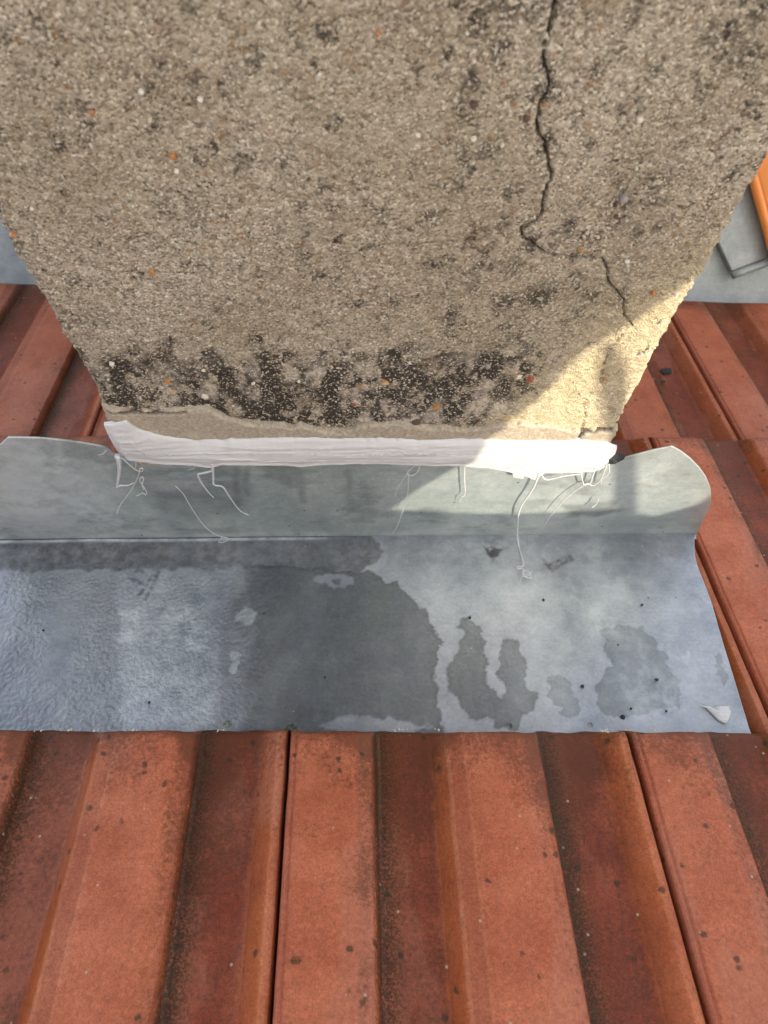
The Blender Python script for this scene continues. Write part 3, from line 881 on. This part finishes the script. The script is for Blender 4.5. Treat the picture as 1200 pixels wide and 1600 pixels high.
# pebbles bedded in the render
def pebble_geo(c, r, seed, flat=.5):
    g = random.Random(seed)
    v = []; f = []
    n = 7
    rot = g.uniform(0, 6.28); asp = g.uniform(.65, 1.0)
    rs = [r * g.uniform(.8, 1.12) for _ in range(n)]
    for lvl, (s, dep) in enumerate(((1.0, .001), (.85, -r * flat * .6), (.4, -r * flat))):
        for k in range(n):
            a = 2 * math.pi * k / n
            dx, dz = rs[k] * s * math.cos(a), rs[k] * s * asp * math.sin(a)
            v.append((c[0] + dx * math.cos(rot) - dz * math.sin(rot), c[1] + dep, c[2] + dx * math.sin(rot) + dz * math.cos(rot)))
    for l in range(2):
        for k in range(n):
            f.append((l * n + k, l * n + (k + 1) % n, (l + 1) * n + (k + 1) % n, (l + 1) * n + k))
    f.append(tuple(2 * n + k for k in range(n)))
    return v, f


PC = {'orange': m_plain('orange_pebble', (.44, .20, .065), .6, .2, 900), 'white': m_plain('white_pebble', (.72, .68, .60), .5, .1, 900),
      'brown': m_plain('brown_pebble', (.10, .06, .04), .6, .2, 900), 'tan': m_plain('tan_pebble', (.46, .34, .19), .6, .2, 900),
      'red': m_plain('red_pebble', (.36, .08, .04), .6, .2, 900), 'grey': m_plain('grey_pebble', (.30, .28, .26), .6, .2, 900)}
PEB = [('orange', 145, 175, 5), ('orange', 270, 243, 6), ('orange', 238, 423, 6), ('orange', 22, 366, 6), ('orange', 590, 50, 6), ('orange', 617, 234, 4), ('orange', 907, 390, 4.5),
       ('orange', 1021, 458, 5.5), ('orange', 262, 595, 6), ('orange', 600, 595, 5), ('orange', 945, 592, 3.5), ('white', 221, 143, 5), ('white', 313, 155, 5.5), ('white', 557, 284, 6), ('white', 404, 207, 4),
       ('red', 416, 207, 3.5), ('white', 653, 210, 5.5), ('white', 740, 216, 4.5), ('white', 1000, 186, 6), ('white', 499, 115, 4), ('white', 276, 267, 4), ('white', 50, 324, 5),
       ('white', 490, 606, 5.5), ('white', 320, 618, 6), ('white', 318, 577, 4.5), ('white', 175, 568, 5), ('white', 467, 594, 5), ('white', 396, 598, 4), ('white', 810, 588, 6), ('red', 828, 592, 7),
       ('tan', 271, 612, 5.5), ('tan', 601, 597, 8), ('orange', 682, 635, 7), ('tan', 790, 652, 7), ('brown', 651, 657, 8), ('brown', 740, 163, 6), ('brown', 823, 185, 6), ('brown', 482, 277, 6), ('orange', 561, 602, 4),
       ('grey', 975, 310, 9), ('grey', 762, 571, 6), ('brown', 963, 338, 5), ('white', 1056, 461, 3.5), ('grey', 504, 584, 6), ('red', 554, 631, 4), ('white', 365, 632, 4), ('white', 640, 566, 3.5),
       ('tan', 1063, 352, 4), ('white', 980, 408, 4), ('tan', 334, 588, 5), ('white', 730, 52, 3), ('orange', 804, 165, 3), ('orange', 850, 165, 3.5)]
for i, (cn, px, py, r) in enumerate(PEB):
    c = on_wall(px, py, CY); c2 = on_wall(px + r, py, CY)
    c[1] = CY - .0006 + (0 if c[2] > .19 else -.0005)
    v, f = pebble_geo(c, abs(c2[0] - c[0]), i)
    link('pebble', mesh_py('pebble', v, f), PC[cn], chim, False)
rg = random.Random(8)
v = []; f = []
for i in range(450):
    c = (rg.uniform(CH0 + .004, CH1 - .004), CY - .0005, rg.uniform(.165, .46))
    a, b = pebble_geo(c, rg.choice((.0005, .0006, .0008, .0011)), i + 100, .6)
    o = len(v); v += a; f += [tuple(k + o for k in q) for q in b]
tag(link('fine_grit', mesh_py('fine_grit', v, f), m_plain('pale_grit', (.50, .44, .36), .6, .35, 160), chim, False), kind='stuff')

# ------------------------------------------------------------------ sealant bead
SY0 = -.0045
up_px = [(152, 664), (160, 664), (172, 662), (185, 660), (196, 656), (204, 664), (216, 672), (240, 680), (270, 686), (310, 690), (380, 688), (450, 686), (560, 687), (700, 689), (760, 689), (860, 690), (900, 689), (945, 692), (955, 697), (966, 700)]
lo_px = [(163, 690), (172, 703), (182, 717), (200, 722), (225, 725), (300, 728), (332, 732), (345, 727), (420, 727), (470, 731), (500, 728), (560, 725), (620, 726), (650, 727), (700, 728), (760, 732), (800, 739), (830, 740), (880, 740), (925, 738), (945, 730), (962, 720)]
uw = np.array([on_wall(px, py, -.002) for px, py in up_px]); lw = np.array([on_wall(px, py, SY0) for px, py in lo_px])
bx0, bx1 = CH0 - .0035, CH1 + .005
bx = np.arange(bx0, bx1, .0008)
zt = np.interp(bx, uw[:, 0], uw[:, 2]) + (fbm(bx * 180, bx * 0, 81, 3) - .5) * .0022 - .0010
zb = np.interp(bx, lw[:, 0], lw[:, 2]) + (fbm(bx * 250, bx * 0, 89, 3) - .5) * .0014 + (fbm(bx * 60, bx * 0, 82, 3) - .5) * .0020
nr = 46
t_ = np.linspace(0, 1, nr)[:, None]
BZ = zb[None, :] + (zt - zb)[None, :] * t_
BX = np.tile(bx, (nr, 1))
prof = np.sin(np.clip(t_, 0, 1) * math.pi) ** .6
body = .0052 * prof * (.8 + .4 * fbm(BX * 18, BZ * 30, 83, 3)) * (1 - .45 * t_)
lowlip = .0022 * np.exp(-((t_ - .07) / .07) ** 2)
streak = (fbm(BX * 9, BZ * 330, 84, 2) - .5) * .0016 * prof + (fbm(BX * 40, BZ * 260, 85, 2) - .5) * .0006 * prof
ridg = np.abs(fbm(BX * 11 + BZ * 60, BZ * 330, 86, 2) - .5)
streak += .0011 * np.exp(-(ridg / .03) ** 2) * prof * sm(.1, .3, t_) * sm(.95, .75, t_)
endt = sm(0, .006, BX - bx0) * sm(0, .006, bx1 - BX)
BY = -.0022 - (body + lowlip + streak) * (.15 + .85 * endt)
BY = BY + (1 - prof) * .0015
BY[0, :] = .004; BY[-1, :] = .0010; BY[-2, :] = np.maximum(BY[-2, :], -.0022)
seal = link('sealant_bead', mesh_np('sealant_bead', np.stack([BX, BY, BZ], -1), grid_quads(nr, len(bx))), MS)
tag(seal, 'thick white smeared bead of sealant between chimney foot and zinc upstand', 'sealant')


def strand_pts(px):
    out = []
    for x, y in px:
        p = on_wall(x, y, -.005)
        if p[2] < .006:
            q = on_roof(x, y, .0045); p = rw(*q)
        out.append(p)
    return out


def za(pts): return [(150 + x / 4.8, 650 + y / 4.8) for x, y in pts]
def zb7(pts): return [(590 + x / 3.243, 700 + y / 3.243) for x, y in pts]
R_ = .00035
def strand(px, r0=1.0, r1=1.0, parent=seal, name='sealant_thread'):
    P_ = strand_pts(px)
    n = len(P_)
    return tube(name, P_, [R_ * (r0 + (r1 - r0) * i / (n - 1)) for i in range(n)], MS, parent)


strand(za([(160, 300), (172, 340), (175, 400), (165, 480), (155, 532)]), 6.0, 1.6)
strand(za([(155, 532), (180, 522), (240, 520), (285, 500)]), 2.4, 1.2)
strand(za([(190, 310), (260, 375), (310, 410), (345, 415), (350, 395), (330, 395), (320, 440), (290, 510), (240, 590), (180, 670), (155, 740)]), 1.2, .7)
strand(za([(300, 330), (298, 370), (290, 395)]), .8, .6)
strand(za([(870, 360), (872, 385), (868, 410), (800, 428), (765, 440), (785, 490), (810, 530), (850, 580), (885, 615)]), 3.2, .8)
strand(za([(876, 370), (880, 450), (885, 515), (950, 532), (1010, 620), (1080, 710), (1150, 745)]), 2.6, .9)
strand(za([(745, 350), (742, 375), (730, 395), (685, 408)]), .7, .5)
strand(za([(75, 262), (50, 285), (10, 295)]), .8, .5)
strand(zb7([(215, 80), (200, 125), (165, 140), (150, 125), (185, 92)]), 1.6, 1.0)
strand(zb7([(160, 125), (155, 170), (150, 240), (110, 370), (75, 438)]), 1.0, .9)
strand(zb7([(155, 120), (95, 215), (92, 248)]), .8, .5)
strand(zb7([(440, 80), (440, 160), (442, 235), (425, 250), (415, 278)]), 1.5, .8)
strand(zb7([(825, 105), (790, 200), (725, 300), (710, 380), (712, 480), (738, 590), (712, 600), (712, 612), (735, 612), (745, 650), (775, 658), (772, 632), (742, 620), (735, 640), (755, 650), (785, 625), (730, 655), (725, 685)]), 2.2, .7)
strand(zb7([(1105, 95), (1090, 140), (1075, 180), (1045, 188), (960, 250), (885, 335), (835, 408)]), 2.2, .8)
strand(zb7([(1030, 120), (1035, 150), (1045, 185), (1060, 185)]), 1.4, 1.4)
strand(zb7([(1160, 85), (1130, 160), (1090, 190), (1068, 178)]), 1.6, 1.3)
strand(zb7([(1172, 80), (1172, 125), (1140, 155), (1130, 185)]), 1.4, 1.0)
strand(zb7([(830, 135), (855, 160), (930, 145), (960, 140), (1040, 130)]), 1.8, 1.2)
strand(zb7([(930, 150), (935, 130)]), .8, .6)
# small flap hanging below the bead
v = [on_wall(x, y, -.004) for x, y in [(800, 733), (802, 744), (818, 746), (818, 741), (836, 748), (850, 738), (826, 733)]]
v2 = [p - np.array([0, .0012, 0]) for p in v]
n = len(v)
f = [tuple(range(n - 1, -1, -1)), tuple(n + k for k in range(n))] + [(k, (k + 1) % n, n + (k + 1) % n, n + k) for k in range(n)]
link('sealant_flap', mesh_py('sealant_flap', v + v2, f), MS, seal, False)
tag(strand(za([(595, 525), (655, 585), (710, 680), (800, 810), (880, 880), (935, 905), (938, 925), (920, 945), (950, 948), (992, 930), (985, 915), (935, 905)]), .9, 1.0, None, 'sealant_strand'),
    'long thin loose white sealant thread curving down to a hook at the zinc fold', 'sealant strand')
tag(strand(za([(300, 600), (330, 590), (348, 578), (372, 592), (378, 570), (350, 520), (327, 480), (345, 455), (357, 480), (345, 520), (360, 555)]), 1.0, 1.0, None, 'sealant_strand'),
    'small looped curl of white sealant stuck on the zinc upstand near its left end', 'sealant strand')
tag(strand(zb7([(1120, 260), (1105, 285), (1085, 300)]), .9, 2.2, None, 'sealant_strand'),
    'tiny white sealant crumb with tail stuck to zinc right of the chimney corner threads', 'sealant strand')

# dark putty lump at the right end of the bead
def lump(name, c, r, mat, seed, parent=None, squash=(1, 1, 1), n=2, rough=.45):
    import bmesh
    bm = bmesh.new()
    bmesh.ops.create_icosphere(bm, subdivisions=n, radius=1)
    g = random.Random(seed)
    for q in bm.verts:
        k = 1 + g.uniform(-rough, rough)
        q.co = Vector((q.co.x * r * squash[0] * k, q.co.y * r * squash[1] * k, q.co.z * r * squash[2] * k)) + Vector(c)
    me = bpy.data.meshes.new(name); bm.to_mesh(me); bm.free()
    return link(name, me, mat, parent, False)


M_black = m_plain('black_debris', (.02, .02, .022), .7, .4, 500)
p = on_wall(958, 716, -.003)
o = lump('dark_putty', p, .0055, M_black, 3, None, (1.1, .6, .8))
tag(o, 'crumbly black putty lump at right end of the white sealant bead', 'putty')

# white smear on the tray
c0 = on_roof(1127, 1113)
out_px = [(1098, 1100), (1112, 1105), (1122, 1102), (1140, 1103), (1143, 1112), (1139, 1124), (1134, 1130), (1124, 1126), (1114, 1116)]
ring = [on_roof(x, y, .0012) for x, y in out_px]
v = [rw(*q) for q in ring] + [rw(q[0], q[1], .0007) for q in ring]
ins = [c0 + (q - c0) * .55 for q in ring]
v += [rw(q[0], q[1], .0022 + .0008 * (i % 2)) for i, q in enumerate(ins)]
v.append(rw(c0[0], c0[1], .0019)); n = len(ring)
f = []
for k in range(n):
    k2 = (k + 1) % n
    f += [(n + k, n + k2, k2, k), (k, k2, 2 * n + k2, 2 * n + k), (2 * n + k, 2 * n + k2, 3 * n)]
o = link('sealant_smear', mesh_py('sealant_smear', v, f), MS)
tag(o, 'ragged white sealant smear at the lower right corner of the zinc tray', 'sealant smear')
for pts in ([(1093, 1101), (1104, 1105), (1116, 1108)], [(1100, 1103), (1118, 1106), (1142, 1104)], [(1112, 1112), (1128, 1120), (1136, 1130)]):
    P_ = [rw(*on_roof(x, y, .0016)) for x, y in pts]
    tube('sealant_ridge', P_, [.0003, .0005, .0003], MS, o)

# grit on tray
GR = [(768, 1117 - 0, 4.5, 'black grit lump lying in the wet patch near the right of the zinc tray bottom'), ]
spots = [(973, 1120, 4.2), (910, 1072, 3.3), (1026, 1062, 3.0), (849, 937, 2.6), (1003, 945, 2.4), (1041, 1111, 2.0), (986, 1107, 2.0), (734, 965, 2.4), (233, 1098, 2.4), (508, 1058, 2.0), (68, 985, 2.2)]
wh = ['largest black crumb, at the lower edge of the broad wet patch on the zinc', 'black crumb on dry zinc just right of the small narrow wet patch', 'black crumb inside the broad wet patch on the zinc',
      'lone black crumb on dry zinc below the tangled white thread', 'dull crumb on dry zinc above the broad wet patch', 'tiny crumb right of the foot of the broad wet patch', 'tiny crumb close beside the largest black crumb',
      'dark crumb at the pointed top of the twin pronged wet patch', 'black crumb low on the rippled zinc at left', 'black crumb in the large dark wet area of zinc', 'black crumb high on the blue rippled zinc near left edge']
for i, ((px, py, r), lb) in enumerate(zip(spots, wh)):
    q = on_roof(px, py, .001); rr = r * .55 / F * 1.0
    o = lump('grit_crumb', rw(*q), rr * 1.0, M_black, 20 + i, None, (1, 1, .7), 1, .25)
    tag(o, lb, 'crumb', 'dark crumbs scattered on the zinc tray')

# moss tufts
def moss(px, py, h, r, label, seed, row=True):
    q = on_roof(px, py, h)
    c = rw(*q)
    g = random.Random(seed)
    v = []; f = []
    n = 170
    for i in range(n):
        a = g.uniform(0, 6.28); rad_ = r * math.sqrt(g.random()); z = r * .55 * (1 - (rad_ / r) ** 2)
        b = Vector(c) + Vector((rad_ * math.cos(a), rad_ * math.sin(a) * .8, 0)) + Vector(SN) * (z * g.random())
        d = Vector((math.cos(a) * .6 + g.uniform(-.5, .5), math.sin(a) * .6 + g.uniform(-.5, .5), 1)).normalized() * r * g.uniform(.18, .4)
        s = Vector((g.uniform(-1, 1), g.uniform(-1, 1), g.uniform(-.3, .3))).normalized() * r * .07
        o = len(v)
        v += [b - s, b + s, b + d * .6 + s * .8, b + d, b + d * .6 - s * .8]
        f.append((o, o + 1, o + 2, o + 3, o + 4))
    o = link('moss_tuft', mesh_py('moss_tuft', v, f), M_moss, None, False)
    tag(o, label, 'moss', 'small moss tufts on the tiles')


moss(462, 1501, .020, .0026, 'round green moss tuft in the middle of the foreground tile flat', 1)
moss(356, 1132, .006, .0030, 'moss tuft where the tile edge meets the rippled zinc on the left', 2)
moss(456, 1139, .010, .0038, 'moss tuft growing out of the gap between two foreground tiles', 3)
moss(795, 1135, .006, .0024, 'moss tuft at the tile edge under the twin pronged wet patch', 4)
moss(922, 1133, .006, .0020, 'dark moss tuft at the tile edge left of the curved tile joint', 5)
moss(1172, 1305, .019, .0022, 'yellowish moss speck on the far right foreground tile', 6)

for (px, py, r_, sd_2, lb) in [(1041, 580, .0045, 61, 'larger black lump of dried moss on the tile right of the chimney corner'), (1036, 596, .0018, 62, 'smaller black speck just under the dried moss lump right of the chimney')]:
    q = on_roof(px, py, -.038)
    tag(lump('dried_moss', rw(*q), r_, M_black, sd_2, None, (1.4, 1, .5), 3, .22), lb, 'moss', 'dried moss right of the chimney')

# pale crumbs along the end of the foreground tiles
g = random.Random(12)
v = []; f = []
def crumb(c, r):
    o = len(v)
    for sx_, sy_, sz_ in ((1, 0, 0), (-1, 0, 0), (0, 1, 0), (0, -1, 0), (0, 0, 1), (0, 0, -1)):
        k = r * g.uniform(.6, 1.3)
        v.append((c[0] + sx_ * k, c[1] + sy_ * k, c[2] + sz_ * k))
    for a in (0, 1):
        for b in (2, 3):
            for d in (4, 5):
                f.append((o + a, o + b, o + d))
for i in range(60):
    cxp = g.choice((100, 150, 205, 340, 632, 940, 945, 985, 990, 1025, 60, 690)) + g.gauss(0, 7)
    crumb(rw(*on_roof(cxp, 1139 + abs(g.gauss(0, 2.0)), .0195)), g.uniform(.0003, .0009))
tag(link('lichen_crumbs', mesh_py('lichen_crumbs', v, f), m_plain('pale_lichen', (.55, .52, .42), .9, .3, 500), None, False),
    'pale lichen crumbs strewn along the end of the foreground tiles', 'lichen crumbs', kind='stuff')

# ------------------------------------------------------------------ gutter beyond the eaves
e = rw(0, EAVE, -.026)
gy, gz0 = e[1], e[2]
prof = [(gy - .10, gz0 - .030), (gy - .005, gz0 - .034), (gy + .012, gz0 - .045), (gy + .03, gz0 - .058), (gy + .055, gz0 - .060), (gy + .08, gz0 - .050), (gy + .11, gz0 - .022),
        (gy + .16, gz0 + .028), (gy + .24, gz0 + .105), (gy + .34, gz0 + .20)]
pf = np.array(prof)
tpar = np.linspace(0, len(pf) - 1, 70)
py_ = np.interp(tpar, range(len(pf)), pf[:, 0]); pz_ = np.interp(tpar, range(len(pf)), pf[:, 1])
ker = np.ones(7) / 7
def smth(a):
    b = np.pad(a, 3, mode='edge'); return np.convolve(b, ker, 'valid')
py_, pz_ = smth(py_), smth(pz_)
gxs = np.linspace(-1.3, 1.5, 90)
GX = np.tile(gxs[None, :], (70, 1)); GY = np.tile(py_[:, None], (1, 90)) + math.tan(A2) * GX; GZ = np.tile(pz_[:, None], (1, 90)) + (fbm(GX * 4, GY * 9, 95, 2) - .5) * .006
gut = tag(empty('valley_gutter', (0, gy, gz0)), 'grey zinc valley gutter running across beyond the lowest tile row', 'gutter')
o = link('channel', mesh_np('channel', np.stack([GX, GY, GZ], -1), grid_quads(70, 90)), MZG, gut)
sol = o.modifiers.new('thickness', 'SOLIDIFY'); sol.thickness = .001; sol.offset = -1


NB = np.cross([1, math.tan(A2), 0], [0, math.cos(math.radians(43.7)), math.sin(math.radians(43.7))])
NB /= np.linalg.norm(NB)


def gut_at(px, py, off=0.0):
    "photo point on the far bank of the gutter (a 44 degree bank)"
    nb = NB
    p0 = np.array([0, gy + .16, gz0 + .028]) + nb * off
    a = ray(px, py)
    return CAM + a * (((p0 - CAM) @ nb) / (a @ nb))


def slab(name, pts, off0, off1, mat, parent):
    a = [gut_at(x, y, off1) for x, y in pts]
    nb = NB
    b = [p - nb * (off1 - off0) for p in a]
    n = len(a)
    f = [tuple(range(n - 1, -1, -1)), tuple(n + k for k in range(n))] + [(k, (k + 1) % n, n + (k + 1) % n, n + k) for k in range(n)]
    o = link(name, mesh_py(name, a + b, f), mat, parent, False)
    bv = o.modifiers.new('bevel', 'BEVEL'); bv.width = .0015; bv.segments = 2
    return o


MZG.node_tree.nodes['Principled BSDF'].inputs['Metallic'].default_value = .25
slab('overlapping_sheet', [(1090, 300), (1126, 386), (1144, 424), (1230, 392), (1330, 360), (1330, 180), (1090, 180)], .001, .010, MZG, gut)
a, b = gut_at(1145, 430, .012), gut_at(1330, 362, .012)
tube('rolled_edge', [a, a + (b - a) * .5, b], [.0055, .0055, .0055], MZG, gut, 10)
# opposite roof slope: new orange tile
nb = NB
ori = empty('orange_tile', gut_at(1300, 300, .02))
tag(ori, 'bright new orange clay tile overhanging the zinc gutter at right edge', 'roof tile')
lo = gut_at(1213, 412, .022); hi = gut_at(1184, 305, .022)
dd = (hi - lo) / np.linalg.norm(hi - lo)
sd_ = np.cross(dd, nb); sd_ /= np.linalg.norm(sd_)
if sd_[0] < 0: sd_ = -sd_
hi2 = lo + dd * .34
vv = []; nj = 24; ni = 14
for i in range(ni):
    base = lo + (hi2 - lo) * i / (ni - 1)
    for j in range(nj):
        t = j / (nj - 1)
        k = math.sin(min(t * 1.2, 1) * math.pi * .5) * .022 + .004 * math.sin(t * 9)
        vv.append(base + sd_ * (t * .20) + nb * k)
me = mesh_np('tile_shell', np.array(vv), grid_quads(ni, nj))
o = link('tile_shell', me, M_orange, ori)
sol = o.modifiers.new('thickness', 'SOLIDIFY'); sol.thickness = .012; sol.offset = 0
v = [lo + nb * .000 + sd_ * -.001, hi2 + sd_ * -.001]
tube('tile_rim', [lo + nb * .002, lo + dd * .17 + nb * .002, hi2 + nb * .002], [.0065, .0065, .0065], M_orange, ori, 10)

# ------------------------------------------------------------------ added unseen sheet uphill: it throws the shade
YS = -.62
def cast(p):
    p = np.asarray(p, float)
    t = (YS - p[1]) / TO_SUN[1]
    return p + TO_SUN * t
hole_px = [(612, 797), (650, 768), (700, 738), (760, 688), (835, 640), (920, 560), (1010, 505), (1100, 440)]  # opening shaped to let the sun patch onto chimney and upstand
hp = [on_wall(x, y, 0) for x, y in hole_px]
hp += [np.array([.29, 0, .40]), np.array([.30, 0, .12]), on_wall(1106, 762), on_wall(1075, 785), on_wall(1022, 806), on_wall(960, 796), on_wall(800, 803)]
hole = [cast(p)[[0, 2]] for p in hp]
X0, X1, Z0, Z1 = -.45, 1.75, -.10, 1.95
scr_ = tag(empty('added_shade_screen', (.6, YS, 0)), 'unseen white sheet on poles, added uphill of the chimney to shade it', 'added shade screen')
# sheet with an opening: triangulate outer rectangle around the opening by a radial fan
hc = np.mean(hole, 0)
outer = []
for q in hole:
    d = q - hc
    ts = []
    if d[0] > 1e-9: ts.append((X1 - hc[0]) / d[0])
    if d[0] < -1e-9: ts.append((X0 - hc[0]) / d[0])
    if d[1] > 1e-9: ts.append((Z1 - hc[1]) / d[1])
    if d[1] < -1e-9: ts.append((Z0 - hc[1]) / d[1])
    outer.append(hc + d * min(ts))
ang = lambda q: math.atan2(q[1] - hc[1], q[0] - hc[0])
ring_o = [(ang(q), tuple(q), tuple(p)) for q, p in zip(outer, hole)]
for cnr in ((X0, Z0), (X1, Z0), (X1, Z1), (X0, Z1)):
    a = ang(cnr)
    # matching point on the opening outline
    d = np.array([math.cos(a), math.sin(a)]); best = None
    for i in range(len(hole)):
        p, q = hole[i], hole[(i + 1) % len(hole)]
        Mx = np.array([[d[0], -(q - p)[0]], [d[1], -(q - p)[1]]])
        if abs(np.linalg.det(Mx)) < 1e-12: continue
        t, s = np.linalg.solve(Mx, p - hc)
        if t > 0 and -1e-6 <= s <= 1 + 1e-6: best = hc + d * t if best is None or t > best[1] else best
    ring_o.append((a, cnr, tuple(best)))
ring_o.sort()
v = []; f = []
n = len(ring_o)
for a, o_, i_ in ring_o: v += [(o_[0], YS, o_[1]), (i_[0], YS, i_[1])]
for k in range(n):
    k2 = (k + 1) % n
    f.append((2 * k, 2 * k + 1, 2 * k2 + 1, 2 * k2))
o = link('added_shade_sheeting', mesh_py('added_shade_sheeting', v, f), M_sheet, scr_, False)  # unseen sheet added to cast the shade
b0, b1 = cast(on_wall(1001, 700)), cast(on_wall(1001, 810))
bt = [(b0[0] + (b1[0] - b0[0]) * (z_ - b0[2]) / (b1[2] - b0[2]), YS - .012, z_) for z_ in (b1[2] - .12, .5 * (b0[2] + b1[2]), b0[2] + .12)]
tube('upright', bt, [.0065] * 3, M_pole, scr_, 10)  # added bar, casts the narrow stripe of shade on the upstand
for xx in (X0 + .02, X1 - .02):
    tube('upright', [(xx, YS - .03, -.05), (xx, YS - .03, 1.), (xx, YS - .03, Z1)], [.02] * 3, M_pole, scr_, 12)
